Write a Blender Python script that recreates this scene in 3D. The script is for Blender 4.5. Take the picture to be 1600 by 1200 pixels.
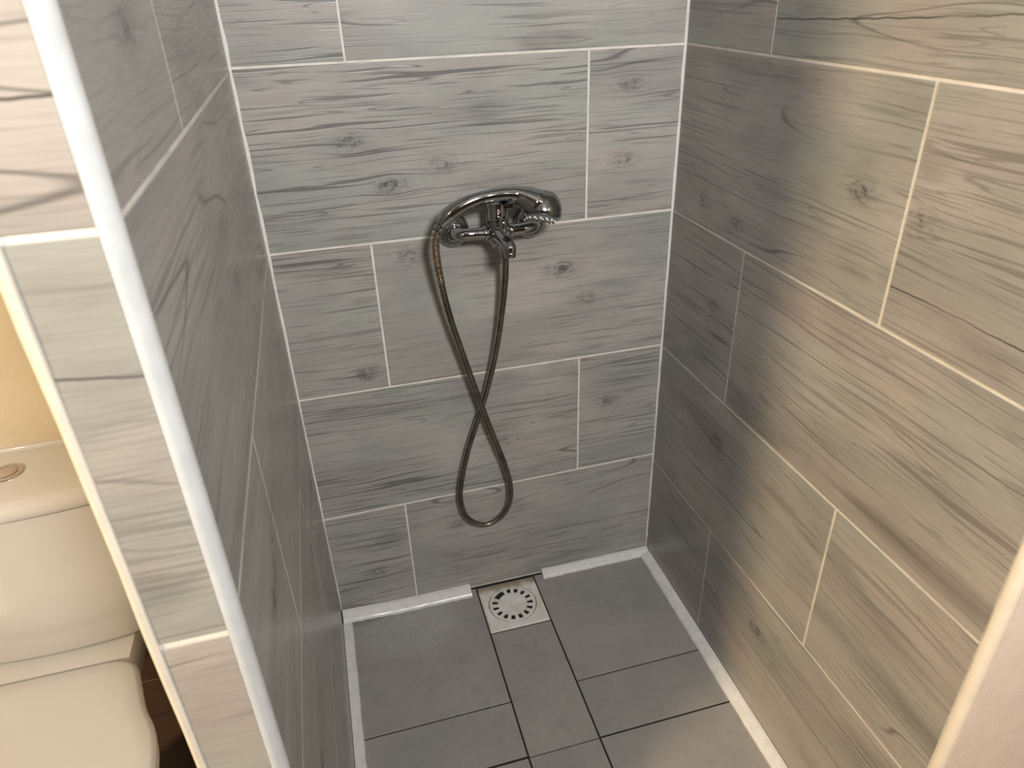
import bpy, bmesh, math, random
from mathutils import Vector, Matrix

# ------------------------------------------------------------------ scene / camera / light
scene = bpy.context.scene
for o in list(bpy.data.objects):
    bpy.data.objects.remove(o, do_unlink=True)
COL = scene.collection

cam_d = bpy.data.cameras.new('camera')
cam = bpy.data.objects.new('camera', cam_d)
COL.objects.link(cam)
RIGHT = Vector((0.96448, -0.26219, -0.03210))
UP = Vector((0.15600, 0.46732, 0.87021))
FWD = Vector((0.21316, 0.84431, -0.49163))
cm = Matrix((RIGHT, UP, -FWD)).transposed().to_4x4()
cm.translation = Vector((0.1132, -1.2989, 1.3210))
cam.matrix_world = cm
cam_d.sensor_fit = 'HORIZONTAL'
cam_d.sensor_width = 36.0
cam_d.lens = 1117.5 / 1600.0 * 36.0
cam_d.clip_start = 0.02
cam_d.dof.use_dof = True
cam_d.dof.focus_distance = 1.35
cam_d.dof.aperture_fstop = 8.5
scene.camera = cam

world = bpy.data.worlds.new('world')
scene.world = world
world.use_nodes = True
world.node_tree.nodes['Background'].inputs[0].default_value = (0.05, 0.05, 0.055, 1)
world.node_tree.nodes['Background'].inputs[1].default_value = 0.3

scene.view_settings.view_transform = 'Standard'
scene.view_settings.look = 'None'
scene.view_settings.exposure = 0.0
scene.view_settings.gamma = 1.0
scene.view_settings.use_curve_mapping = False

def room_lamp(name, loc, aim, size, power, color):
    d = bpy.data.lights.new(name, 'AREA')
    d.shape = 'DISK'; d.size = size; d.energy = power; d.color = color
    o = bpy.data.objects.new(name, d); COL.objects.link(o)
    o.location = loc
    o.rotation_euler = (Vector(aim) - Vector(loc)).to_track_quat('-Z', 'Y').to_euler()
    return o
# unseen neutral lamp behind the camera facing the shower, warm lamp at the far left of the toilet side
room_lamp('neutral_lamp', (0.47, -1.92, 1.86), (0.50, 0.0, 1.80), 0.32, 38.5, (1.0, 0.995, 0.975))
room_lamp('warm_ceiling_lamp', (-2.20, -2.10, 1.95), (0.5, -0.75, 0.9), 0.38, 112.0, (1.0, 0.745, 0.45))

W = 0.7893          # shower niche width
CEIL = 2.42
rnd = random.Random(7)

# ------------------------------------------------------------------ node helpers
class NT:
    def __init__(self, name):
        self.m = bpy.data.materials.new(name); self.m.use_nodes = True
        self.t = self.m.node_tree; self.n = self.t.nodes; self.n.clear()
        self.out = self.n.new('ShaderNodeOutputMaterial')
        self.b = self.n.new('ShaderNodeBsdfPrincipled')
        self.t.links.new(self.b.outputs[0], self.out.inputs[0])
    def _set(self, sock, v):
        if isinstance(v, bpy.types.NodeSocket): self.t.links.new(v, sock)
        elif v is not None: sock.default_value = v
    def math(self, op, a, b=None, c=None, clamp=False):
        n = self.n.new('ShaderNodeMath'); n.operation = op; n.use_clamp = clamp
        self._set(n.inputs[0], a); self._set(n.inputs[1], b)
        if c is not None: self._set(n.inputs[2], c)
        return n.outputs[0]
    def add(self, a, b): return self.math('ADD', a, b)
    def sub(self, a, b): return self.math('SUBTRACT', a, b)
    def mul(self, a, b): return self.math('MULTIPLY', a, b)
    def sep(self, v):
        n = self.n.new('ShaderNodeSeparateXYZ'); self._set(n.inputs[0], v); return n.outputs
    def comb(self, x=0.0, y=0.0, z=0.0):
        n = self.n.new('ShaderNodeCombineXYZ')
        for i, v in enumerate((x, y, z)): self._set(n.inputs[i], v)
        return n.outputs[0]
    def noise(self, vec, scale=1.0, detail=2.0, rough=0.5, dist=0.0):
        n = self.n.new('ShaderNodeTexNoise'); self._set(n.inputs['Vector'], vec)
        n.inputs['Scale'].default_value = scale; n.inputs['Detail'].default_value = detail
        n.inputs['Roughness'].default_value = rough; n.inputs['Distortion'].default_value = dist
        return n.outputs[0]
    def rng(self, v, a, b, c=0.0, d=1.0, smooth=True):
        n = self.n.new('ShaderNodeMapRange'); n.interpolation_type = 'SMOOTHSTEP' if smooth else 'LINEAR'
        self._set(n.inputs[0], v)
        for i, q in enumerate((a, b, c, d)): n.inputs[i + 1].default_value = q
        return n.outputs[0]
    def mix(self, f, a, b, mode='MIX'):
        n = self.n.new('ShaderNodeMix'); n.data_type = 'RGBA'; n.blend_type = mode
        self._set(n.inputs[0], f)
        for s, v in ((n.inputs[6], a), (n.inputs[7], b)):
            if isinstance(v, tuple) and len(v) == 3: v = v + (1,)
            self._set(s, v)
        return n.outputs[2]
    def obco(self):
        n = self.n.new('ShaderNodeTexCoord'); return n.outputs['Object']
    def attr(self, name):
        n = self.n.new('ShaderNodeAttribute'); n.attribute_type = 'OBJECT'; n.attribute_name = name
        return n.outputs['Vector']
    def bump(self, h, strength, dist):
        n = self.n.new('ShaderNodeBump'); n.inputs['Strength'].default_value = strength
        n.inputs['Distance'].default_value = dist; self._set(n.inputs['Height'], h)
        self.t.links.new(n.outputs[0], self.b.inputs['Normal'])
    def put(self, color=None, rough=None, metal=None, spec=None, coat=None):
        def c4(c): return c + (1,) if isinstance(c, tuple) and len(c) == 3 else c
        if color is not None: self._set(self.b.inputs['Base Color'], c4(color))
        if rough is not None: self._set(self.b.inputs['Roughness'], rough)
        if metal is not None: self.b.inputs['Metallic'].default_value = metal
        if spec is not None: self.b.inputs['Specular IOR Level'].default_value = spec
        if coat is not None: self.b.inputs['Coat Weight'].default_value = coat
        return self.m

MAT = {}
def wood_tile_material():
    t = NT('wood_print_tile')
    co = t.obco(); xyz = t.sep(co)
    x, y = xyz[0], xyz[1]
    sd = t.sep(t.attr('seed'))
    warp = None; dark = None; halo = None
    for key in ('knot_a', 'knot_b', 'knot_c'):
        k = t.sep(t.attr(key))
        dx = t.sub(x, k[0]); dy = t.sub(y, k[1])
        ex = t.mul(dx, 1 / 0.036); ey = t.mul(dy, 1 / 0.017)
        r2 = t.add(t.mul(ex, ex), t.mul(ey, ey))
        g = t.mul(t.math('EXPONENT', t.mul(r2, -1.0)), k[2])
        w = t.mul(t.mul(dy, g), -0.72)
        # dark heart of the knot with growth rings
        cx = t.mul(dx, 1 / 0.0165); cy = t.mul(dy, 1 / 0.0118)
        c2 = t.add(t.mul(cx, cx), t.mul(cy, cy))
        rg = t.rng(t.math('ABSOLUTE', t.sub(t.math('FRACT', t.mul(t.math('SQRT', c2), 1.7)), 0.5)), 0.12, 0.38)
        c = t.mul(t.math('EXPONENT', t.mul(c2, -0.75)), t.mul(k[2], t.add(t.mul(rg, 0.6), 0.55)))
        warp = w if warp is None else t.add(warp, w)
        dark = c if dark is None else t.add(dark, c)
        halo = g if halo is None else t.add(halo, g)
    sx = t.add(x, sd[0]); sy = t.add(y, sd[1]); sz = sd[2]
    wob = t.mul(t.sub(t.noise(t.comb(t.mul(sx, 3.2), t.mul(sy, 6.0), sz), 1, 2), 0.5), 0.020)
    y2 = t.add(t.add(sy, warp), wob)
    # short dark hair cracks along the grain: isolines of stretched noise, broken by masks
    def hair(fx, fy, thr, mx, my, m0, m1, zo):
        n = t.noise(t.comb(t.mul(sx, fx), t.mul(y2, fy), t.add(sz, zo)), 1, 1.5, 0.5)
        l = t.rng(t.math('ABSOLUTE', t.sub(n, 0.5)), 0.0, thr, 1.0, 0.0)
        m = t.rng(t.noise(t.comb(t.mul(sx, mx), t.mul(y2, my), t.add(sz, zo + 1.7)), 1, 1.0, 0.5), m0, m1)
        return t.mul(l, m)
    area = t.rng(t.noise(t.comb(t.mul(sx, 3.0), t.mul(y2, 9.0), t.add(sz, 3.0)), 1, 2), 0.33, 0.60, 0.25, 1.0)
    def dash(fx, fy, a, b, zo):
        return t.rng(t.noise(t.comb(t.mul(sx, fx), t.mul(y2, fy), t.add(sz, zo)), 1, 0.6, 0.5), a, b)
    d1 = dash(4.2, 200.0, 0.60, 0.70, 51.0); d2 = t.mul(dash(8.0, 330.0, 0.58, 0.70, 61.0), 0.6)
    h1 = t.mul(hair(3.6, 60.0, 0.022, 7.0, 45.0, 0.50, 0.60, 0.0), 0.9)
    cracks = t.mul(t.math('MAXIMUM', t.math('MAXIMUM', d1, d2), h1), area)
    gs = t.sep(t.attr('grain'))[0]
    cracks = t.mul(cracks, gs)
    ba = t.sep(t.attr('band_a'))
    bd = t.mul(t.sub(y, t.add(ba[0], t.mul(ba[1], x))), 1 / 0.020)
    band = t.mul(t.mul(t.math('EXPONENT', t.mul(t.mul(bd, bd), -1.0)), ba[2]), t.rng(t.noise(t.comb(t.mul(sx, 5.0), t.mul(sy, 12.0), t.add(sz, 81.0)), 1, 3.0, 0.55), 0.34, 0.60))
    # one long crack across some tiles
    ca = t.sep(t.attr('crack_a'))
    cw = t.mul(t.sub(t.noise(t.comb(t.mul(sx, 7.0), 0.0, t.add(sz, 71.0)), 1, 4.0, 0.6), 0.5), 0.016)
    cd = t.math('ABSOLUTE', t.sub(y, t.add(t.add(ca[0], t.mul(ca[1], x)), cw)))
    cm_ = t.rng(t.noise(t.comb(t.mul(sx, 6.0), 0.0, t.add(sz, 75.0)), 1, 1.0, 0.5), 0.30, 0.52, 0.15, 1.0)
    long_crack = t.mul(t.mul(t.rng(cd, 0.0004, 0.0016, 1.0, 0.0), cm_), ca[2])
    # wider soft streaks
    st = t.noise(t.comb(t.mul(sx, 3.5), t.mul(y2, 42.0), t.add(sz, 5.0)), 1, 3.0, 0.6)
    streak = t.rng(st, 0.50, 0.74)
    # long flowing grain contours
    nc = t.noise(t.comb(t.mul(sx, 0.9), t.mul(y2, 7.5), t.add(sz, 9.0)), 1, 1.5, 0.45)
    fr = t.math('ABSOLUTE', t.sub(t.math('FRACT', t.mul(nc, 7.0)), 0.5))
    lm = t.rng(t.noise(t.comb(t.mul(sx, 2.0), t.mul(sy, 7.0), t.add(sz, 13.0)), 1, 1), 0.47, 0.64)
    lines = t.mul(t.rng(fr, 0.0, 0.035, 1.0, 0.0), lm)
    # broad clouds, cool/warm drift, dark smudges
    cl = t.noise(t.comb(t.mul(sx, 3.2), t.mul(y2, 9.0), t.add(sz, 17.0)), 1, 3.0, 0.55)
    hue = t.noise(t.comb(t.mul(sx, 4.2), t.mul(sy, 7.5), t.add(sz, 23.0)), 1, 2.0, 0.5)
    sm = t.rng(t.noise(t.comb(t.mul(sx, 5.0), t.mul(y2, 15.0), t.add(sz, 29.0)), 1, 2.5, 0.55), 0.58, 0.78)
    fine = t.noise(t.comb(t.mul(sx, 30.0), t.mul(sy, 420.0), sz), 1, 2.0, 0.6)
    cross = t.noise(t.comb(t.mul(sx, 420.0), t.mul(sy, 60.0), sz), 1, 1.0, 0.5)
    col = t.mix(t.rng(hue, 0.36, 0.62), (0.355, 0.358, 0.330), (0.412, 0.374, 0.348))
    col = t.mix(t.rng(cl, 0.30, 0.66), t.mix(0.42, col, (0.18, 0.18, 0.17)), col)
    col = t.mix(t.mul(t.rng(fine, 0.35, 0.7), 0.16), col, (0.15, 0.145, 0.14))
    col = t.mix(t.mul(t.rng(cross, 0.4, 0.7), 0.05), col, (0.40, 0.39, 0.38))
    col = t.mix(t.mul(sm, 0.42), col, (0.125, 0.125, 0.115))
    col = t.mix(t.mul(streak, 0.16), col, (0.115, 0.110, 0.105))
    hn = t.rng(t.noise(t.comb(t.mul(sx, 70.0), t.mul(y2, 190.0), sz), 1, 3.0, 0.6), 0.36, 0.66)
    col = t.mix(t.mul(t.mul(halo, hn), 0.58), col, (0.085, 0.082, 0.078), )
    col = t.mix(t.mul(lines, 0.62), col, (0.055, 0.05, 0.048))
    col = t.mix(t.mul(cracks, 0.60), col, (0.06, 0.056, 0.053))
    col = t.mix(t.mul(band, 0.62), col, (0.12, 0.112, 0.10))
    col = t.mix(t.mul(long_crack, 0.85), col, (0.045, 0.040, 0.038))
    col = t.mix(t.math('MULTIPLY', dark, t.rng(hn, 0.0, 1.0, 0.35, 0.9), clamp=True), col, (0.055, 0.052, 0.05))
    h = t.sub(t.mul(fine, 0.25), t.add(cracks, t.mul(lines, 0.7)))
    t.bump(h, 0.25, 0.0006)
    ro = t.rng(fine, 0.2, 0.8, 0.25, 0.36)
    t.b.inputs['IOR'].default_value = 1.5
    return t.put(col, ro, spec=0.5)
MAT['wood_tile'] = wood_tile_material()

def floor_tile_material(name, base, alt, wet_sheen=None):
    t = NT(name)
    g = t.n.new('ShaderNodeNewGeometry').outputs['Position']
    sd = t.attr('seed')
    vm = t.n.new('ShaderNodeVectorMath'); vm.operation = 'ADD'
    t._set(vm.inputs[0], g); t._set(vm.inputs[1], sd)
    p = vm.outputs[0]
    c1 = t.noise(p, 7.0, 5.0, 0.6); c2 = t.noise(p, 38.0, 4.0, 0.65); c3 = t.noise(p, 420.0, 2.0, 0.6)
    col = t.mix(t.rng(c1, 0.32, 0.68), base, alt)
    col = t.mix(t.mul(t.rng(c2, 0.45, 0.75), 0.28), col, tuple(v * 0.55 for v in alt))
    col = t.mix(t.mul(t.rng(c3, 0.35, 0.7), 0.22), col, tuple(v * 0.5 for v in base))
    ro = t.rng(c2, 0.2, 0.8, 0.40, 0.55)
    h = t.mul(c3, 0.5)
    if wet_sheen:
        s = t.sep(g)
        dx = t.mul(t.sub(s[0], wet_sheen[0]), 1 / wet_sheen[2]); dy = t.mul(t.sub(s[1], wet_sheen[1]), 1 / wet_sheen[3])
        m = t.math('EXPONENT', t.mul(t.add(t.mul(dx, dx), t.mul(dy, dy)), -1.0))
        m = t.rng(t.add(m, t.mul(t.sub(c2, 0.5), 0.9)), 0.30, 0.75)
        drop_glints = t.rng(t.noise(p, 330.0, 2.0, 0.6), 0.52, 0.66)
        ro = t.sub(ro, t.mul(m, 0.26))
        glint_spots = t.mul(m, drop_glints)
        col = t.mix(t.mul(m, 0.22), col, (0.36, 0.38, 0.39))  # sheen of the wet floor painted in as a paler tint
        col = t.mix(t.mul(glint_spots, 0.45), col, (0.55, 0.57, 0.58))  # sparkle of water drops painted as pale specks
        h = t.add(h, t.mul(glint_spots, 3.0))
    t.bump(h, 0.35, 0.0006)
    return t.put(col, ro, spec=0.5)
MAT['floor_tile'] = floor_tile_material('grey_floor_tile', (0.285, 0.278, 0.262), (0.340, 0.313, 0.295))
MAT['floor_tile_wet_sheen'] = floor_tile_material('grey_floor_tile_wet_sheen', (0.285, 0.278, 0.262), (0.340, 0.313, 0.295), (0.155, -0.085, 0.15, 0.085))
MAT['brown_tile'] = floor_tile_material('brown_floor_tile', (0.045, 0.028, 0.018), (0.065, 0.040, 0.024))

def simple(name, color, rough, metal=0.0, spec=0.5, vary=0.0, vscale=20.0, bump=0.0, bscale=60.0, bdist=0.001, coat=None):
    t = NT(name)
    c = color
    p = t.obco()
    if vary:
        n = t.noise(p, vscale, 4.0, 0.6)
        c = t.mix(t.rng(n, 0.35, 0.7), color, tuple(v * (1 - vary) for v in color))
    if bump:
        t.bump(t.noise(p, bscale, 3.0, 0.6), bump, bdist)
    return t.put(c, rough, metal, spec, coat)
MAT['grout'] = simple('cream_grout', (0.70, 0.67, 0.61), 0.85, vary=0.18, vscale=25, bump=0.3, bscale=200)
MAT['caulk'] = simple('white_caulk', (0.78, 0.77, 0.73), 0.55, vary=0.15, vscale=18)
MAT['dark_joint'] = simple('dark_joint', (0.018, 0.016, 0.014), 0.8)
MAT['pvc'] = simple('white_plastic_trim', (0.60, 0.61, 0.605), 0.32, vary=0.10, vscale=35)
MAT['pvc_cream'] = simple('cream_plastic_trim', (0.72, 0.65, 0.55), 0.35, vary=0.08, vscale=30)
MAT['floor_pvc'] = simple('white_floor_trim', (0.74, 0.735, 0.71), 0.26, vary=0.12, vscale=45)
MAT['plaster'] = simple('rough_cream_plaster', (0.74, 0.61, 0.54), 0.85, vary=0.06, vscale=30, bump=0.7, bscale=260, bdist=0.0012)
MAT['toilet_paint'] = simple('cream_wall_paint', (0.52, 0.46, 0.36), 0.75, vary=0.05, vscale=20, bump=0.5, bscale=140, bdist=0.0012)
MAT['room_paint'] = simple('room_wall_paint', (0.07, 0.065, 0.06), 0.8, vary=0.06)
MAT['ceiling'] = simple('ceiling_paint', (0.22, 0.21, 0.20), 0.9, vary=0.04)
MAT['chrome'] = simple('worn_chrome', (0.43, 0.44, 0.45), 0.08, 1.0, vary=0.25, vscale=60)
MAT['chrome_dark'] = simple('tarnished_chrome', (0.34, 0.34, 0.35), 0.16, 1.0, vary=0.35, vscale=70)
MAT['hose'] = simple('tarnished_metal_hose', (0.36, 0.325, 0.295), 0.27, 1.0, vary=0.35, vscale=30)
MAT['hose_cuff'] = simple('brassy_spring_cuff', (0.55, 0.48, 0.39), 0.28, 1.0, vary=0.3, vscale=60)
MAT['nozzle'] = simple('limescaled_nozzle', (0.70, 0.69, 0.66), 0.5, vary=0.2, vscale=200)
MAT['nozzle_face'] = simple('grey_spray_face', (0.16, 0.16, 0.16), 0.35)
MAT['china'] = simple('glazed_china', (0.44, 0.44, 0.44), 0.10, spec=0.5)
MAT['seat'] = simple('toilet_seat_plastic', (0.42, 0.425, 0.43), 0.30, spec=0.45)
MAT['steel_button'] = simple('satin_chrome_button', (0.55, 0.53, 0.51), 0.25, 1.0)
MAT['black'] = simple('dark_void', (0.01, 0.01, 0.01), 0.9)

def drain_material():
    t = NT('stained_white_drain_plastic')
    p = t.obco(); s = t.sep(p)
    n1 = t.noise(p, 55.0, 4.0, 0.6); n2 = t.noise(p, 22.0, 3.0, 0.6)
    edge = t.rng(t.add(s[1], t.mul(t.sub(n1, 0.5), 0.035)), 0.040, 0.068)
    edge2 = t.rng(t.add(t.mul(s[0], -1.0), t.mul(t.sub(n1, 0.5), 0.02)), 0.066, 0.076)
    st = t.math('MAXIMUM', edge, t.mul(edge2, 0.7))
    col = t.mix(t.rng(n2, 0.35, 0.68), (0.74, 0.73, 0.69), (0.64, 0.60, 0.54))
    col = t.mix(t.mul(st, 0.85), col, (0.20, 0.135, 0.06))
    return t.put(col, 0.42)
MAT['drain'] = drain_material()

# ------------------------------------------------------------------ mesh helpers
def mesh_obj(name, verts, faces, mat, parent=None, smooth=None, recalc=True, loc=None):
    me = bpy.data.meshes.new(name)
    if recalc:
        bm = bmesh.new()
        vs = [bm.verts.new(v) for v in verts]
        for f in faces:
            try: bm.faces.new([vs[i] for i in f])
            except ValueError: pass
        bmesh.ops.recalc_face_normals(bm, faces=bm.faces)
        bm.to_mesh(me); bm.free()
    else:
        me.from_pydata([tuple(v) for v in verts], [], faces)
    if smooth is not None:
        me.polygons.foreach_set('use_smooth', [True] * len(me.polygons))
        me.set_sharp_from_angle(angle=math.radians(smooth))
    me.update()
    if mat: me.materials.append(MAT[mat])
    o = bpy.data.objects.new(name, me); COL.objects.link(o)
    if loc: o.location = loc
    if parent: o.parent = parent
    return o

def bm_obj(name, bm, mat, parent=None, smooth=None, loc=None):
    bmesh.ops.recalc_face_normals(bm, faces=bm.faces)
    me = bpy.data.meshes.new(name); bm.to_mesh(me); bm.free()
    if smooth is not None:
        me.polygons.foreach_set('use_smooth', [True] * len(me.polygons))
        me.set_sharp_from_angle(angle=math.radians(smooth))
    me.materials.append(MAT[mat])
    o = bpy.data.objects.new(name, me); COL.objects.link(o)
    if loc: o.location = loc
    if parent: o.parent = parent
    return o

def box(name, lo, hi, mat, parent=None):
    x0, y0, z0 = lo; x1, y1, z1 = hi
    v = [(x0, y0, z0), (x1, y0, z0), (x1, y1, z0), (x0, y1, z0), (x0, y0, z1), (x1, y0, z1), (x1, y1, z1), (x0, y1, z1)]
    f = [(0, 3, 2, 1), (4, 5, 6, 7), (0, 1, 5, 4), (1, 2, 6, 5), (2, 3, 7, 6), (3, 0, 4, 7)]
    return mesh_obj(name, v, f, mat, parent, recalc=False)

def empty(name, loc):
    o = bpy.data.objects.new(name, None); COL.objects.link(o); o.location = loc
    o.empty_display_size = 0.05
    return o

def tag(o, label, cat, group=None):
    o['label'] = label; o['category'] = cat
    if group: o['group'] = group
    return o

def struct(o, label=None, cat=None):
    o['kind'] = 'structure'
    if label: o['label'] = label
    if cat: o['category'] = cat
    return o

def lathe(profile, axis_o, axis_d, seg=32):
    """profile: list of (r, t) along axis"""
    d = Vector(axis_d).normalized(); o = Vector(axis_o)
    a = d.orthogonal().normalized(); b = d.cross(a)
    verts = []; faces = []
    rings = []
    for r, t in profile:
        if r < 1e-6:
            rings.append([len(verts)]); verts.append(o + d * t)
        else:
            i0 = len(verts); rings.append(list(range(i0, i0 + seg)))
            for k in range(seg):
                an = 2 * math.pi * k / seg
                verts.append(o + d * t + (a * math.cos(an) + b * math.sin(an)) * r)
    for A, B in zip(rings, rings[1:]):
        if len(A) == 1 and len(B) == 1: continue
        for k in range(seg):
            k2 = (k + 1) % seg
            if len(A) == 1: faces.append((A[0], B[k], B[k2]))
            elif len(B) == 1: faces.append((A[k], B[0], A[k2]))
            else: faces.append((A[k], B[k], B[k2], A[k2]))
    if len(rings[0]) > 1: faces.append(tuple(rings[0]))
    if len(rings[-1]) > 1: faces.append(tuple(rings[-1]))
    return verts, faces

def catmull(pts, n):
    P = [Vector(p) for p in pts]
    P = [P[0] * 2 - P[1]] + P + [P[-1] * 2 - P[-2]]
    out = []
    for i in range(1, len(P) - 2):
        for k in range(n):
            t = k / n
            p0, p1, p2, p3 = P[i - 1], P[i], P[i + 1], P[i + 2]
            out.append(0.5 * ((2 * p1) + (p2 - p0) * t + (2 * p0 - 5 * p1 + 4 * p2 - p3) * t * t + (3 * p1 - p0 - 3 * p2 + p3) * t ** 3))
    out.append(P[-2].copy())
    return out

def resample(pts, step):
    L = [0.0]
    for a, b in zip(pts, pts[1:]): L.append(L[-1] + (b - a).length)
    n = max(2, int(round(L[-1] / step)))
    out = []; j = 0
    for i in range(n + 1):
        s = L[-1] * i / n
        while j < len(L) - 2 and L[j + 1] < s: j += 1
        f = (s - L[j]) / max(1e-9, L[j + 1] - L[j])
        out.append(pts[j].lerp(pts[j + 1], f))
    return out, L[-1]

def sweep(path, radius, seg=16, flat=None, cap=True):
    """path list of Vectors; radius(i) -> r or (ra, rb)"""
    n = len(path); verts = []; faces = []
    T = []
    for i in range(n):
        a = path[max(0, i - 1)]; b = path[min(n - 1, i + 1)]
        T.append((b - a).normalized())
    u = T[0].orthogonal().normalized()
    if flat is not None:
        u = (Vector(flat) - T[0] * T[0].dot(Vector(flat))).normalized()
    for i in range(n):
        u = (u - T[i] * T[i].dot(u)).normalized()
        v = T[i].cross(u)
        r = radius(i)
        ra, rb = r if isinstance(r, tuple) else (r, r)
        for k in range(seg):
            an = 2 * math.pi * k / seg
            verts.append(path[i] + u * (ra * math.cos(an)) + v * (rb * math.sin(an)))
    for i in range(n - 1):
        for k in range(seg):
            k2 = (k + 1) % seg
            faces.append((i * seg + k, i * seg + k2, (i + 1) * seg + k2, (i + 1) * seg + k))
    if cap:
        faces.append(tuple(reversed(range(seg))))
        faces.append(tuple(range((n - 1) * seg, n * seg)))
    return verts, faces

def rel(parent_loc, verts):
    p = Vector(parent_loc)
    return [Vector(v) - p for v in verts]

# ------------------------------------------------------------------ tiles
def tile(name, quad, frame, mat, parent, thick=0.008, bev=0.0007, knots=(), seed=None, shift=0.0, crack=None, grain=1.0, band=None):
    """quad: four (u, v) corners ccw; frame: (origin, X, Y, N)"""
    O, X, Y, N = frame
    cu = sum(q[0] for q in quad) / 4; cv = sum(q[1] for q in quad) / 4
    loc = [(q[0] - cu, q[1] - cv) for q in quad]
    def inset(q, d):
        return (q[0] - math.copysign(d, q[0]), q[1] - math.copysign(d, q[1]))
    v = [inset(q, bev) + (0.0,) for q in loc] + [q + (-bev,) for q in loc] + [q + (-thick,) for q in loc]
    f = [(0, 1, 2, 3)]
    for i in range(4):
        j = (i + 1) % 4
        f.append((4 + i, 4 + j, j, i)); f.append((8 + i, 8 + j, 4 + j, 4 + i))
    f.append((11, 10, 9, 8))
    o = mesh_obj(name, v, f, mat, None, recalc=False)
    m = Matrix((X, Y, N)).transposed().to_4x4()
    m.translation = O + X * cu + Y * cv + N * shift
    o.matrix_world = m
    if parent: o.parent = parent
    o['seed'] = seed if seed else (rnd.uniform(0, 40), rnd.uniform(0, 40), rnd.uniform(0, 40))
    o['crack_a'] = (crack[0] - cv + crack[1] * cu, crack[1], crack[2]) if crack else (9.0, 0.0, 0.0)
    o['grain'] = (grain, 0.0, 0.0)
    o['band_a'] = (band[0] - cv + band[1] * cu, band[1], band[2]) if band else (9.0, 0.0, 0.0)
    ks = list(knots)[:3]
    for key, i in (('knot_a', 0), ('knot_b', 1), ('knot_c', 2)):
        if i < len(ks): o[key] = (ks[i][0] - cu, ks[i][1] - cv, ks[i][2])
        else: o[key] = (9.0, 9.0, 0.0)
    return o

V = Vector
F_BACK = (V((0, 0, 0)), V((1, 0, 0)), V((0, 0, 1)), V((0, -1, 0)))      # u = x
F_RIGHT = (V((W, 0, 0)), V((0, -1, 0)), V((0, 0, 1)), V((-1, 0, 0)))    # u = depth (-y)
F_LEFT = (V((0, 0, 0)), V((0, 1, 0)), V((0, 0, 1)), V((1, 0, 0)))       # u = y
F_END = (V((0, -0.862, 0)), V((1, 0, 0)), V((0, 0, 1)), V((0, -1, 0)))  # u = x
G = 0.0020   # half joint

def seam_rows(seams):
    return seams
def lerp(a, b, t): return a + (b - a) * t

def tile_wall(frame, parent, u0, u1, seams, joints, knots, ulen, cracks=(), grain=1.0, bands=()):
    """seams: list from top to bottom of (z at u=0, z at u=ulen); joints per row"""
    def z(s, u): return lerp(s[0], s[1], abs(u) / ulen)
    for r in range(len(seams) - 1):
        top, bot = seams[r], seams[r + 1]
        us = [u0] + [j for j in joints[r]] + [u1]
        for a, b in zip(us, us[1:]):
            lo, hi = min(a, b) + G, max(a, b) - G
            q = [(lo, z(bot, lo) + G), (hi, z(bot, hi) + G), (hi, z(top, hi) - G), (lo, z(top, lo) - G)]
            ks = [k for k in knots if lo < k[0] < hi and z(bot, k[0]) < k[1] < z(top, k[0])]
            if not ks and rnd.random() < 0.75:
                for _ in range(rnd.choice((1, 1, 2))):
                    ks.append((rnd.uniform(lo, hi), rnd.uniform(z(bot, lo) + .03, z(top, lo) - .03), rnd.uniform(.5, .95)))
            cr = None
            for (cu_, cz, sl_, st_) in cracks:
                if lo < cu_ < hi and z(bot, cu_) < cz < z(top, cu_): cr = (cz - sl_ * cu_, sl_, st_)
            bn = None
            for (cu_, cz, sl_, st_) in bands:
                if lo < cu_ < hi and z(bot, cu_) < cz < z(top, cu_): bn = (cz - sl_ * cu_, sl_, st_)
            tile('wall_tile', q, frame, 'wood_tile', parent, knots=ks, crack=cr, grain=grain * rnd.uniform(.8, 1.1), band=bn)

UPS = [CEIL - 0.004, 2.118, 1.816, 1.514]
# back wall
wall_back = struct(box('wall_back', (-0.07, 0.0008, 0.0), (W + 0.12, 0.12, CEIL), 'grout'),
                   'grey wood-look tiled wall behind the shower mixer', 'wall')
sb = [(z, z) for z in UPS] + [(1.2140, 1.2105), (0.9075, 0.9070), (0.6040, 0.6030), (0.2980, 0.3075), (0.003, 0.003)]
kb = [(.231, 1.009, 1.0), (.169, 1.089, .8), (.326, 1.037, .55), (.252, .875, .6), (.556, .811, 1.0), (.606, .742, .55),
      (.144, .640, .9), (.414, .421, .7), (.684, 1.150, .6), (.678, 1.014, .6), (.30, .215, .5), (.10, .12, .6)]
tile_wall(F_BACK, wall_back, 0.0, W, sb, [[.6], [.18], [.6], [.181], [.6035], [.1835], [.594], [.182]], kb, W,
          [(.30, .362, .03, .6), (.30, .985, .03, .5), (.65, .435, .02, .5), (.10, .10, .0, .6), (.45, .70, .05, .4)])
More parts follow.
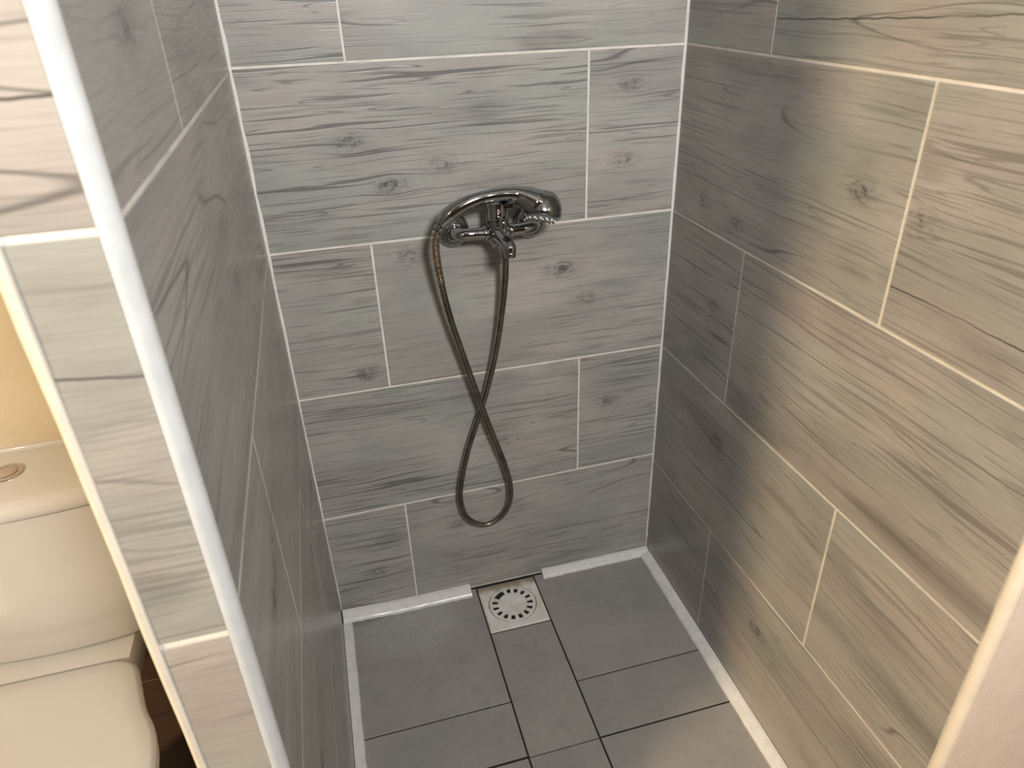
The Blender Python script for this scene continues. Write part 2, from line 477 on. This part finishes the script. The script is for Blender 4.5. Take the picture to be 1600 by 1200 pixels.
# right wall
RE = 0.868
wall_right = struct(box('wall_right', (W + 0.0008, -0.868, 0.0), (W + 0.12, 0.0006, CEIL), 'grout'),
                    'wood-look tiled wall on the right lit warm near its front edge', 'wall')
sr = [(z, z) for z in UPS] + [(1.2115, 1.2095), (0.9060, 0.9110), (0.6010, 0.6095), (0.2920, 0.3120), (0.003, 0.003)]
kr = [(.514, 1.066, .8), (.119, .953, .6), (.234, .944, .6), (.193, .772, .6), (.261, .511, .9), (.475, .208, .9), (.380, .675, .5), (.623, 1.058, .5)]
BANDS_R = [(.70, .643, .03, .95), (.70, .410, .0, .9), (.30, 1.188, -.02, .6), (.15, .52, .02, .6)]
tile_wall(F_RIGHT, wall_right, 0.0, RE, sr, [[.6], [.272], [.6], [.272], [.597], [.271], [.600], [.281]], kr, RE,
          [(.50, 1.2685, .045, 1.0), (.70, .968, .0, 1.0), (.60, .812, .03, .6), (.20, .832, .06, .7), (.35, .52, .02, .4), (.70, .45, -.02, .5), (.45, .16, .02, .6)],
          grain=0.72, bands=BANDS_R)
# left partition: tiled shower face and tiled narrow end
LE = 0.8505
_pl = [(-0.062, -0.8610), (-0.0118, -0.8610), (-0.0118, -0.8506), (-0.0008, -0.8506), (-0.0008, 0.0006), (-0.062, 0.0006)]
_n = len(_pl)
wall_left = struct(mesh_obj('wall_left', [(x, y, z) for z in (0.0, CEIL) for x, y in _pl],
                            [tuple(reversed(range(_n))), tuple(range(_n, 2 * _n))] + [(i, (i + 1) % _n, (i + 1) % _n + _n, i + _n) for i in range(_n)], 'grout'),
                   'thin partition wall tiled in grey wood-look between shower and toilet', 'wall')
sl = [(z, z) for z in UPS] + [(1.2095, 1.2105), (0.9060, 0.9075), (0.5990, 0.6170), (0.2980, 0.3100), (0.003, 0.003)]
kl = [(-.70, 1.30, .9), (-.45, 1.02, .6)]
tile_wall(F_LEFT, wall_left, 0.0, -LE, sl, [[-.6], [-.3], [-.3], [-.567], [], [-.608], [-.296], [-.60]], kl, LE, grain=0.6)
zs = [CEIL - .004, 2.11, 1.808, 1.507, 1.2062, .8860, .584, .282, .003]
for a, b in zip(zs, zs[1:]):
    G2 = 0.0024
    tile('wall_tile', [(-.0610, b + G2), (-.0115, b + G2), (-.0115, a - G2), (-.0610, a - G2)], F_END, 'wood_tile', wall_left, knots=[], crack={1.2062: (1.1117, -.12, .8), 1.507: (1.277, 0.0, 1.0)}.get(a), grain=0.5)

# plain room shell around: toilet recess, entry wall, rear, ceiling
struct(box('wall_front_right', (W + 0.0125, -0.8805, 0.0), (1.62, -0.8685, CEIL), 'plaster'),
       'rough cream plaster wall beside the right end of the shower', 'wall')
wtb = struct(box('wall_toilet_back', (-2.70, -0.150, 0.0), (-0.0625, -0.05, CEIL), 'toilet_paint'),
             'cream painted wall behind the toilet cistern', 'wall')
F_TB = (V((0, -0.158, 0)), V((1, 0, 0)), V((0, 0, 1)), V((0, -1, 0)))
for za, zb in ((0.001, 0.105), (0.105, 0.40)):
    for xa, xb in ((-1.50, -0.90), (-0.90, -0.60), (-0.60, -0.30), (-0.30, -0.0725)):
        tile('skirting_tile', [(xa + .001, za + .0018), (xb - .001, za + .0018), (xb - .001, zb - .0018), (xa + .001, zb - .0018)], F_TB, 'brown_tile', wtb)
struct(box('wall_toilet_left', (-2.70, -2.52, 0.0), (-2.6, -0.151, CEIL), 'room_paint'), 'wall left of the toilet outside the view', 'wall')
struct(box('wall_room_right', (1.52, -2.52, 0.0), (1.62, -0.8815, CEIL), 'room_paint'), 'room wall on the far right outside the view', 'wall')
struct(box('wall_rear', (-2.70, -2.62, 0.0), (1.62, -2.521, CEIL), 'room_paint'), 'room wall behind the camera', 'wall')
struct(box('ceiling', (-2.70, -2.62, CEIL + 0.001), (1.62, 0.12, CEIL + 0.08), 'ceiling'), 'plain ceiling above the room', 'ceiling')
struct(box('wall_left_toilet_side', (-0.0700, -0.8550, 0.0), (-0.0622, -0.1502, CEIL), 'toilet_paint'), 'cream painted face of the partition on the toilet side', 'wall')

# floor with single tiles
floor = struct(box('floor', (-2.70, -2.62, -0.06), (1.62, 0.12, -0.0030), 'dark_joint'), 'grey square-tiled floor with thin black joints', 'floor')
F_FLOOR = (V((0, 0, 0)), V((1, 0, 0)), V((0, 1, 0)), V((0, 0, 1)))
def ftile(x0, x1, y0, y1, mat='floor_tile', g=0.0018):
    tile('floor_tile', [(x0 + g, y0 + g), (x1 - g, y0 + g), (x1 - g, y1 - g), (x0 + g, y1 - g)], F_FLOOR, mat, floor, thick=0.0029, bev=0.0006)
XL, X1, X2, XR = 0.0005, 0.3285, 0.4765, W - 0.0005
ftile(XL, X1, -0.3405, -0.003, 'floor_tile_wet_sheen'); ftile(XL, X1, -0.4675, -0.3405)
ftile(X1, X2, -0.4705, -0.1545)
ftile(X2, XR, -0.3315, -0.003); ftile(X2, XR, -0.4685, -0.3315)
ys = [-0.4695, -0.80, -1.13, -1.46, -1.79, -2.12, -2.519]
xs_out = [-0.062, 0.0005, 0.3285, 0.4765, 0.7888, 1.12, 1.45, 1.519]
for i, (yb, ya) in enumerate(zip(ys[1:], ys)):
    for j, (xa, xb) in enumerate(zip(xs_out, xs_out[1:])):
        if i == 0:
            if 1 <= j <= 3: ftile(xa, xb, yb, ya)
            continue
        if i == 1:
            if 1 <= j <= 3: ftile(xa, xb, yb, ya)
            elif j >= 4: ftile(xa, xb, yb, -0.882)
            else: ftile(xa, xb, yb, -0.863)
            continue
        ftile(xa, xb, yb, ya)
for xa, xb in ((-2.598, -2.40), (-2.40, -2.10), (-2.10, -1.80), (-1.80, -1.50), (-1.50, -1.20), (-1.20, -0.90), (-0.90, -0.60), (-0.60, -0.30), (-0.30, -0.0722)):
    for ya, yb in ((-0.151, -0.45), (-0.45, -0.75), (-0.75, -1.05), (-1.05, -1.35), (-1.35, -1.65), (-1.65, -1.95), (-1.95, -2.25), (-2.25, -2.519)):
        ftile(xa, min(xb, -0.0722), yb, ya, 'brown_tile')

# ------------------------------------------------------------------ trims
def extrude_profile(name, prof, p0, p1, side, up, mat, wob=0.0, n=1, seed=1, label=None, bend=None, sm=40):
    """prof: list of (a, b): offset a along side, b along up; closed polygon"""
    p0, p1, side, up = V(p0), V(p1), V(side), V(up)
    rr = random.Random(seed)
    verts = []; faces = []; m = len(prof)
    for i in range(n + 1):
        t = i / n
        c = p0.lerp(p1, t)
        if bend: c = c + bend(t)
        s = 1 + (rr.uniform(-wob, wob) if wob else 0)
        for a, b in prof:
            verts.append(c + side * a * s + up * b * s)
    for i in range(n):
        for k in range(m):
            k2 = (k + 1) % m
            faces.append((i * m + k, i * m + k2, (i + 1) * m + k2, (i + 1) * m + k))
    faces.append(tuple(range(m))); faces.append(tuple(range(n * m, (n + 1) * m)))
    o = mesh_obj(name, verts, faces, mat, None, smooth=sm)
    struct(o, label, 'trim')
    return o

def quarter(r, n=8, lip=0.0):
    # convex quarter round: centre at (0,0), arc from (r,0) to (0,r)
    return [(0, 0)] + [(r * math.cos(math.pi / 2 * i / n), r * math.sin(math.pi / 2 * i / n)) for i in range(n + 1)]
R1 = 0.0118
# vertical corner trims: centre of the quarter round lies inside the wall corner
extrude_profile('trim_1', quarter(R1), (-0.0112, -0.8507, 0.0), (-0.0112, -0.8507, CEIL - .001), (1, 0, 0), (0, -1, 0), 'pvc', wob=0.02, n=24, seed=3,
                label='white rounded plastic corner strip on the front edge of the partition')
extrude_profile('trim_2', quarter(R1), (W + 0.0118, -0.8685, 0.0), (W + 0.0118, -0.8685, CEIL - .001), (-1, 0, 0), (0, -1, 0), 'pvc_cream', wob=0.03, n=24, seed=4,
                label='cream rounded corner strip at the front edge of the right wall')
extrude_profile('trim_3', [(0.0, 0.002), (-0.0070, 0.002), (-0.0078, -0.001), (-0.0070, -0.0050), (-0.004, -0.0070), (0.0, -0.0055)],
                (-0.0615, -0.8575, 0.0), (-0.0615, -0.8575, CEIL - .001), (1, 0, 0), (0, 1, 0), 'pvc_cream', wob=0.10, n=40, seed=5,
                label='thin cream edge strip on the toilet side of the partition end')

# corner grout beads
def bead(name, x, sx, label, w0, w1, seed):
    rr = random.Random(seed); n = 60; verts = []; faces = []
    for i in range(n + 1):
        t = i / n; z = 0.045 + (CEIL - 0.05 - 0.045) * t
        w = lerp(w0, w1, min(1, z / 1.2)) * rr.uniform(0.75, 1.2)
        w2 = lerp(w0, w1, min(1, z / 1.2)) * rr.uniform(0.75, 1.2)
        verts += [V((x, 0, z)), V((x + sx * w, -0.0002, z)), V((x + sx * w * .45, -w2 * .45, z)), V((x + sx * .0002, -w2, z))]
    for i in range(n):
        for k in range(4):
            k2 = (k + 1) % 4
            faces.append((i * 4 + k, i * 4 + k2, i * 4 + 4 + k2, i * 4 + 4 + k))
    faces += [(0, 1, 2, 3), (n * 4, n * 4 + 1, n * 4 + 2, n * 4 + 3)]
    struct(mesh_obj(name, verts, faces, 'caulk', None, smooth=60), label, 'trim')
bead('trim_4', 0.0, 1, 'white grout bead in the left rear corner of the shower', 0.0024, 0.0052, 11)
bead('trim_5', W, -1, 'white grout bead in the right rear corner of the shower', 0.0030, 0.0042, 12)

# floor edge strips (quarter rounds with a small toe)
def cove(r, h):
    n = 8; p = [(0, 0)]
    for i in range(n + 1):
        a = math.pi / 2 * i / n
        p.append((r * (1 - 0.18 * math.sin(2 * a)) * math.cos(a) if False else r * math.cos(a), h * math.sin(a)))
    p[1] = (r, 0.0)
    p.insert(1, (r, -0.0))
    return [p[0]] + p[2:]
def toe(w, h):
    return [(0.0005, 0.0), (w, 0.0), (w, 0.0032), (w * .93, h * .42), (w * .72, h * .66), (w * .60, h * .72), (w * .50, h * .90), (w * .22, h), (0.0005, h)]
extrude_profile('trim_6', toe(0.0215, 0.0125), (0.0004, -0.024, 0.0004), (0.0004, -0.8500, 0.0004), (1, 0, 0), (0, 0, 1), 'floor_pvc', wob=0.04, n=30, seed=21,
                label='white plastic floor edge strip along the left shower wall')
extrude_profile('trim_7', toe(0.0250, 0.0135), (W - 0.0004, -0.0235, 0.0004), (W - 0.0004, -0.8660, 0.0004), (-1, 0, 0), (0, 0, 1), 'floor_pvc', wob=0.03, n=30, seed=22,
                label='white plastic floor edge strip along the right shower wall')
extrude_profile('trim_8', toe(0.0235, 0.0135), (0.4990, -0.0004, 0.0004), (W - 0.0010, -0.0004, 0.0004), (0, -1, 0), (0, 0, 1), 'floor_pvc', wob=0.03, n=14, seed=23,
                label='short white plastic floor strip right of the drain under the back wall')
extrude_profile('trim_9', toe(0.0300, 0.0165), (0.0030, -0.0006, 0.0006), (0.3130, -0.0006, 0.0006), (0, -1, 0), (0, 0, 1), 'floor_pvc', wob=0.03, n=24, seed=24,
                label='white plastic floor strip left of the drain with its left end lifted',
                bend=lambda t: V((0, -0.010 * max(0, 1 - t / .35) ** 2, 0.0155 * max(0, 1 - t / .40) ** 1.6)))

# ------------------------------------------------------------------ floor drain
DC = (0.4025, -0.0795, 0.0)
drain = tag(empty('floor_drain', DC), 'white square plastic floor drain with round slotted grate, brown stained rear edge', 'drain')
def plate_ring():
    H = 0.0725; R = 0.0585; n = 96; verts = []; faces = []
    def sq(a):
        c, s = math.cos(a), math.sin(a); k = H / max(abs(c), abs(s)); return c * k, s * k
    ztop = 0.0006
    rows = []
    for i in range(n):
        a = 2 * math.pi * (i + .5) / n - math.pi / n
        x, y = sq(a)
        x2, y2 = (x * (1 - .0012 / H), y * (1 - .0012 / H))
        verts += [V((x, y, -0.0028)), V((x, y, ztop - .0010)), V((x2, y2, ztop)), V((R * math.cos(a), R * math.sin(a), ztop)), V((R * math.cos(a), R * math.sin(a), -0.0026))]
    for i in range(n):
        j = (i + 1) % n
        for k in range(4):
            faces.append((i * 5 + k, j * 5 + k, j * 5 + k + 1, i * 5 + k + 1))
    return verts, faces
v, f = plate_ring(); mesh_obj('frame_plate', v, f, 'drain', drain, smooth=30)
def grate_mesh():
    bm = bmesh.new(); unit = math.radians(24); half = math.radians(6.4); off = math.radians(125 - 12)
    r0, r1, r2, r3 = 0.0, 0.0355, 0.0495, 0.0568
    angs = []
    for u in range(15):
        c = off + u * unit
        angs += [(c - half, 'slot'), (c, 'slot'), (c + half, 'rib' if u != 0 else 'slot')]
    # angle boundaries; slot between c-half..c+half, rib otherwise; first rib missing (wide slot)
    rings = {}
    N = len(angs)
    def ring(r): return [bm.verts.new((r * math.cos(a), r * math.sin(a), 0)) for a, _ in angs]
    ra, rb, rc = ring(r1), ring(r2), ring(r3); c0 = bm.verts.new((0, 0, 0.0))
    for i in range(N):
        j = (i + 1) % N
        bm.faces.new((c0, ra[i], ra[j]))
        if angs[i][1] == 'rib': bm.faces.new((ra[i], rb[i], rb[j], ra[j]))
        bm.faces.new((rb[i], rc[i], rc[j], rb[j]))
    geo = bmesh.ops.extrude_face_region(bm, geom=list(bm.faces))
    for e in geo['geom']:
        if isinstance(e, bmesh.types.BMVert): e.co.z -= 0.0026
    return bm
gr = bm_obj('grate', grate_mesh(), 'drain', drain, smooth=30, loc=(0, 0, 0.0008))
v, f = lathe([(0.0, 0.0021), (0.004, 0.0019), (0.0052, 0.0008), (0.0052, 0.0)], (0, 0, 0), (0, 0, 1), 4)
mesh_obj('centre_boss', v, f, 'drain', gr)
v, f = lathe([(0.0572, 0.0), (0.0572, 0.0003), (0.0, 0.0003)], (0, 0, -0.0029), (0, 0, 1), 48)
mesh_obj('drain_cup', v, f, 'black', drain)

# ------------------------------------------------------------------ shower mixer
MC = (0.4114, 0.0, 0.915)
mixer = tag(empty('shower_mixer', MC), 'chrome wall-mounted bath and shower mixer tap with short spout', 'tap')
def part(name, vf, mat, parent, origin, smooth=40):
    return mesh_obj(name, rel(origin, vf[0]), vf[1], mat, parent, smooth=smooth)
for xx, zz in ((0.3366, 0.9165), (0.4862, 0.9160)):
    part('wall_rosette', lathe([(0.0, 0.0005), (0.0315, 0.0005), (0.0318, 0.003), (0.0305, 0.009), (0.0265, 0.016), (0.0200, 0.0225), (0.0155, 0.0255), (0.0, 0.0262)], (xx, 0, zz), (0, -1, 0), 40), 'chrome_dark', mixer, MC)
# bent inlet arms: out of the wall, then sideways into the body
for sgn, xx in ((1, 0.3366), (-1, 0.4862)):
    pth = catmull([(xx, -0.022, 0.9190), (xx, -0.036, 0.9200), (xx + sgn * .006, -0.048, 0.9205), (xx + sgn * .020, -0.0525, 0.9205), (xx + sgn * .040, -0.0535, 0.9200), (xx + sgn * .064, -0.0545, 0.9190)], 6)
    arm = part('inlet_arm', sweep(pth, lambda i: 0.0112, 20), 'chrome', mixer, MC, 60)
    part('union_nut', lathe([(0.0, 0), (0.0146, 0), (0.0152, .001), (0.0152, .009), (0.0146, .010), (0.0, .010)], (xx, -0.024, 0.9190), (0, -1, 0), 6), 'chrome', arm, MC, 30)
    part('arm_collar', lathe([(0.0, 0), (0.0135, 0), (0.014, .001), (0.014, .005), (0.0132, .006), (0.0, .006)], (xx + sgn * .048, -0.0540, 0.9195), (sgn, 0, 0), 24), 'chrome', arm, MC)
BX, BY = 0.4112, -0.0560
part('body', lathe([(0.0, 0.892), (0.0105, 0.892), (0.0115, 0.896), (0.0170, 0.902), (0.0195, 0.908), (0.0200, 0.920), (0.0195, 0.934), (0.0205, 0.943), (0.0205, 0.9445), (0.0, 0.9445)], (BX, BY, 0), (0, 0, 1), 40), 'chrome', mixer, MC)
cap = part('handle_cap', lathe([(0.0, 0.9455), (0.0205, 0.9455), (0.0200, 0.950), (0.0205, 0.962), (0.0220, 0.973), (0.0215, 0.9765), (0.018, 0.9785), (0.0, 0.9790)], (BX, BY, 0), (0, 0, 1), 40), 'chrome', mixer, MC)
part('handle_lever', sweep(catmull([(BX + .006, BY - .004, .9715), (BX + .022, BY - .012, .9720), (BX + .036, BY - .020, .9705), (BX + .046, BY - .026, .9660)], 6), lambda i: (0.0062, 0.0042), 16, flat=(0, 1, 0)), 'chrome', cap, MC, 60)
for zz in (0.9660, 0.9600, 0.9545):
    part('cap_mark', lathe([(0.0016, 0.0), (0.0016, 0.0006), (0.0010, 0.0009), (0.0, 0.0009)], (BX - .003, BY - .0203, zz), (-.15, -1, 0), 12), 'nozzle', cap, MC)
pth = catmull([(BX, BY - .010, .9195), (BX + .0008, BY - .026, .9200), (BX + .0016, BY - .044, .9180), (BX + .0022, BY - .060, .9140), (BX + .0026, BY - .070, .9115)], 8)
spr = [0.0165, 0.0150, 0.0128, 0.0112, 0.0104]
def spr_f(i):
    t = i / (len(pth) - 1) * 4; k = min(3, int(t)); return lerp(spr[k], spr[k + 1], t - k)
spout = part('spout', sweep(pth, spr_f, 24), 'chrome', mixer, MC, 60)
ex, ey, ez = BX + .0028, BY - .0715, .9110
part('spout_end', lathe([(0.0, .0125), (.0050, .0115), (.0090, .0085), (.0114, .0038), (.0118, -.001), (.0114, -.0062), (.0, -.0062)], (ex, ey, ez), (0, 0, 1), 28), 'chrome', spout, MC)
part('aerator', lathe([(0.0, -.0150), (.0100, -.0150), (.0107, -.0140), (.0107, -.0077), (.0100, -.0064), (.0, -.0062)], (ex, ey, ez), (0, 0, 1), 28), 'chrome_dark', spout, MC)
dv = part('diverter_rod', lathe([(0.0, .922), (.0070, .922), (.0066, .934), (.0070, .938), (.0070, .948), (.0058, .950), (.0, .9505)], (BX + .0020, BY - .034, 0), (0, 0, 1), 24), 'chrome', mixer, MC)
part('diverter_knob', lathe([(0.0, .950), (.0060, .950), (.0078, .9515), (.0078, .9555), (.0060, .9570), (.0, .9573)], (BX + .0020, BY - .034, 0), (0, 0, 1), 24), 'chrome', dv, MC)
part('hose_outlet', lathe([(0.0, .871), (.0090, .871), (.0096, .873), (.0096, .886), (.0086, .888), (.0086, .894), (.0, .894)], (BX + .0115, BY - .001, 0), (0, 0, 1), 24), 'chrome_dark', mixer, MC)
# fork that carries the hand shower
fork = bmesh.new()
for sy, hh in ((-1, .008), (1, .020)):
    bmesh.ops.create_cube(fork, size=1.0, matrix=Matrix.Translation((BX - MC[0] + .010, -0.0820 + sy * .0170, .9752 + hh / 2 - MC[2])) @ Matrix.Diagonal((.016, .0030, hh, 1)))
bmesh.ops.create_cube(fork, size=1.0, matrix=Matrix.Translation((BX - MC[0] + .010, -0.0770, .9765 - MC[2])) @ Matrix.Diagonal((.016, .047, .0030, 1)))
bmesh.ops.bevel(fork, geom=list(fork.edges), offset=0.0009, segments=2, affect='EDGES')
bm_obj('hand_shower_fork', fork, 'chrome_dark', mixer, smooth=40)

# ------------------------------------------------------------------ hand shower resting on the mixer
HC = (0.3861, -0.082, 0.992)
hand = tag(empty('hand_shower', HC), 'curved chrome hand shower lying on top of the mixer tap', 'shower head')
hp = catmull([(.3025, -.082, .9525), (.3105, -.082, .9612), (.3195, -.082, .9692), (.3355, -.082, .9785), (.3590, -.082, .9880), (.3865, -.082, .9935), (.4150, -.082, .9950), (.4400, -.0825, .9925), (.4560, -.0845, .9860), (.4700, -.0868, .9775), (.4790, -.0882, .9710)], 6)
hr = [.0092, .0124, .0142, .0145, .0138, .0126, .0132, .0150, .0205, .0262, .0270]
def hr_f(i):
    t = i / (len(hp) - 1) * (len(hr) - 1); k = min(len(hr) - 2, int(t)); return lerp(hr[k], hr[k + 1], t - k)
handle = part('handle', sweep(hp, hr_f, 28), 'chrome', hand, HC, 60)
seamc = hp[13]; sdir = (hp[14] - hp[12]).normalized()
part('handle_seam', lathe([(.0, -.0006), (.0132, -.0006), (.0133, 0), (.0132, .0006), (.0, .0006)], seamc, sdir, 32), 'chrome_dark', handle, HC)
part('handle_nut', lathe([(0.0, 0), (.0082, 0), (.0090, .001), (.0090, .009), (.0080, .010), (.0, .010)], (.2965, -.0818, .9440), (hp[1] - hp[0]), 24), 'chrome', hand, HC)
hn_ = V((-0.27, -0.36, -0.89)).normalized()
hc_ = V((0.4845, -0.0900, 0.9515))
head = part('head_shell', lathe([(0.0, -.0455), (.0080, -.0450), (.0170, -.0422), (.0255, -.0360), (.0315, -.0265), (.0350, -.0150), (.0358, -.0050), (.0350, 0.0), (.0330, .0012), (.0, .0012)], hc_, hn_, 48), 'chrome_dark', hand, HC, 50)
part('trim_ring', lathe([(.0, .0010), (.0328, .0010), (.0332, .0028), (.0318, .0042), (.0302, .0045), (.0, .0045)], hc_, hn_, 48), 'chrome', head, HC)
face = part('spray_face', lathe([(.0, .0040), (.0295, .0040), (.0285, .0064), (.0270, .0070), (.0, .0072)], hc_, hn_, 48), 'nozzle_face', head, HC)
a_ = hn_.orthogonal().normalized(); b_ = hn_.cross(a_)
for rr_, cnt in ((.0258, 15), (.0175, 10), (.0095, 5)):
    for k in range(cnt):
        an = 2 * math.pi * k / cnt
        c = hc_ + (a_ * math.cos(an) + b_ * math.sin(an)) * rr_ + hn_ * .0060
        part('nozzle', lathe([(.0028, 0), (.0026, .0030), (.0016, .0038), (.0, .0038)], c, hn_, 10), 'nozzle', face, HC)

# ------------------------------------------------------------------ hose
hosepts = [(0.2958, -0.0815, 0.9425), (0.2908, -0.078, 0.9199), (0.2924, -0.07, 0.8813), (0.2982, -0.062, 0.8345), (0.3104, -0.052, 0.7638), (0.3282, -0.044, 0.6887), (0.3466, -0.04, 0.6151), (0.3647, -0.038, 0.5433), (0.3868, -0.034, 0.4621), (0.4083, -0.028, 0.3854), (0.4218, -0.024, 0.317), (0.4192, -0.021, 0.2633), (0.3996, -0.02, 0.2273), (0.3663, -0.02, 0.2106), (0.3346, -0.02, 0.2226), (0.3123, -0.02, 0.2548), (0.3053, -0.02, 0.3049), (0.3135, -0.02, 0.3605), (0.3328, -0.02, 0.4342), (0.3548, -0.021, 0.4967), (0.3729, -0.022, 0.5498), (0.3919, -0.026, 0.6179), (0.4072, -0.032, 0.6917), (0.4174, -0.04, 0.7634), (0.4221, -0.05, 0.8198), (0.4230, -0.0565, 0.8576), (0.4228, -0.057, 0.8730)]
HO = (0.3663, -0.02, 0.2106)
hose = tag(empty('shower_hose', HO), 'dull brown-grey corrugated metal shower hose hanging in a crossed loop', 'hose')
hp2 = catmull(hosepts, 24)
# cut the first stretch for the spring cuff
pitch = 0.0046
sub = 6
path, L = resample(hp2, pitch / sub)
ncuff = int(0.108 / (pitch / sub))
def corr(i): 
    ph = (i % sub) / sub
    return 0.0066 - (0.0018 if ph < 0.40 else 0.0)
part('tube', sweep(path[ncuff:], corr, 14), 'hose', hose, HO, 30)
cpath, _ = resample(path[:ncuff + 1], 0.00115)
def cuffr(i):
    ph = (i % 10) / 10
    t = i / len(cpath)
    return lerp(0.0084, 0.0074, t) - (0.0032 if ph < 0.26 else 0.0)
part('spring_cuff', sweep(cpath, cuffr, 18), 'hose_cuff', hose, HO, 30)

# ------------------------------------------------------------------ toilet behind the partition
TX = -0.408
TO = (TX, -0.40, 0.0)
toilet = tag(empty('toilet', TO), 'cream close-coupled toilet with closed lid left of the partition', 'toilet')
def rrect(cx, cy, hw, hd, r, n=6, bulge=0.0):
    pts = []
    for (sx, sy, a0) in ((1, 1, 0), (-1, 1, 90), (-1, -1, 180), (1, -1, 270)):
        for i in range(n + 1):
            a = math.radians(a0 + 90 * i / n)
            x = sx * (hw - r) + r * math.cos(a); y = sy * (hd - r) + r * math.sin(a)
            pts.append((x, y))
    out = []
    # add points along front edge so that it can bulge
    full = []
    m = len(pts)
    for i in range(m):
        p, q = pts[i], pts[(i + 1) % m]
        full.append(p)
        if i % (n + 1) == n:
            for k in range(1, 10): full.append((lerp(p[0], q[0], k / 10), lerp(p[1], q[1], k / 10)))
    for x, y in full:
        yy = y
        if y < 0: yy = y - bulge * max(0, 1 - (x / hw) ** 2) * (min(1, -y / hd))
        out.append((cx + x, cy + yy))
    return out
def loft(sections):
    """sections: list of (list of (x,y), z)"""
    verts = []; faces = []; m = len(sections[0][0])
    for pts, z in sections:
        for x, y in pts: verts.append(V((x, y, z)))
    for i in range(len(sections) - 1):
        for k in range(m):
            k2 = (k + 1) % m
            faces.append((i * m + k, i * m + k2, (i + 1) * m + k2, (i + 1) * m + k))
    faces.append(tuple(range(m))); faces.append(tuple(range((len(sections) - 1) * m, len(sections) * m)))
    return verts, faces
CYT = -0.266
tank = part('cistern', loft([(rrect(TX, CYT + .004, .150, .066, .045, bulge=.014), .4120),
                             (rrect(TX, CYT + .002, .163, .074, .05, bulge=.018), .4170),
                             (rrect(TX, CYT, .172, .078, .05, bulge=.020), .430),
                             (rrect(TX, CYT, .180, .077, .05, bulge=.020), .560),
                             (rrect(TX, CYT, .184, .076, .05, bulge=.020), .6830)]), 'china', toilet, TO, 50)
lidc = CYT
lid = part('cistern_lid', loft([(rrect(TX, lidc, .185, .077, .05, bulge=.021), .6850),
                                (rrect(TX, lidc, .188, .079, .05, bulge=.022), .6875),
                                (rrect(TX, lidc, .188, .079, .05, bulge=.022), .6950),
                                (rrect(TX, lidc, .186, .077, .05, bulge=.022), .7020),
                                (rrect(TX, lidc, .180, .072, .048, bulge=.021), .7075),
                                (rrect(TX, lidc, .168, .062, .042, bulge=.020), .7105),
                                (rrect(TX, lidc, .120, .036, .028, bulge=.014), .7115)]), 'china', toilet, TO, 50)
rb_ = bmesh.new()
bmesh.ops.create_cube(rb_, size=1.0, matrix=Matrix.Translation((0, -0.206 - TO[1], .7105)) @ Matrix.Diagonal((.33, .012, .011, 1)))
bmesh.ops.bevel(rb_, geom=list(rb_.edges), offset=0.004, segments=3, affect='EDGES')
bm_obj('rear_ridge', rb_, 'china', lid, smooth=50)
BC = (TX + .006, -0.274, .7108)
btn = part('flush_button', lathe([(.0, 0), (.0235, 0), (.0235, .0016), (.0220, .0028), (.0165, .0030), (.0160, .0018), (.0, .0018)], BC, (0, 0, 1), 40), 'steel_button', toilet, TO, 40)
part('button_insert', lathe([(.0, .0012), (.0152, .0012), (.0152, .0034), (.0140, .0042), (.0, .0046)], BC, (0, 0, 1), 36), 'steel_button', btn, TO, 40)
def egg(prof, cx):
    ys_ = [p[0] for p in prof]
    right = [(cx + w, y) for y, w in prof]; left = [(cx - w, y) for y, w in reversed(prof) if w > 1e-6]
    pts = right + left
    return pts
def smooth_prof(prof, n=4):
    P = catmull([(p[0], p[1], 0) for p in prof], n)
    return [(p.x, max(0.0, p.y)) for p in P]
LP = smooth_prof([(-.3960, .060), (-.3965, .096), (-.4030, .117), (-.4200, .132), (-.4600, .144), (-.5000, .156), (-.5350, .172), (-.5700, .181), (-.6200, .184), (-.6800, .176), (-.7300, .155), (-.7700, .120), (-.7980, .072), (-.8060, .030), (-.8070, .0)])
def scaled(prof, k, cy=-.60):
    return [(cy + (y - cy) * k, w * k) for y, w in prof]
part('seat_lid', loft([(egg(scaled(LP, .975), TX), .4060), (egg(scaled(LP, .995), TX), .4080), (egg(LP, TX), .4120), (egg(scaled(LP, .998), TX), .4165), (egg(scaled(LP, .985), TX), .4205), (egg(scaled(LP, .955), TX), .4228), (egg(scaled(LP, .85), TX), .4245), (egg(scaled(LP, .4), TX), .4262)]), 'seat', toilet, TO, 50)
part('seat_ring', loft([(egg(scaled(LP, .965), TX), .3900), (egg(scaled(LP, .985), TX), .3930), (egg(scaled(LP, .985), TX), .4025), (egg(scaled(LP, .97), TX), .4050)]), 'seat', toilet, TO, 50)
part('tank_deck', loft([(rrect(TX, -.300, .090, .110, .03), .300), (rrect(TX, -.300, .108, .120, .03), .360), (rrect(TX, -.300, .115, .126, .03), .402), (rrect(TX, -.300, .112, .123, .028), .4105)]), 'china', toilet, TO, 50)
BP = scaled(LP, .95)
def bowl(kw, y0, y1):
    a, b = BP[0][0], BP[-1][0]
    return egg([(lerp(y0, y1, (y - a) / (b - a)), w * kw) for y, w in BP], TX)
part('bowl', loft([(bowl(.56, -.33, -.66), .0012), (bowl(.54, -.33, -.655), .03), (bowl(.50, -.34, -.62), .14), (bowl(.62, -.35, -.66), .23), (bowl(.86, -.37, -.74), .31), (bowl(.98, -.39, -.785), .365), (bowl(1.0, -.395, -.79), .3895)]), 'china', toilet, TO, 50)
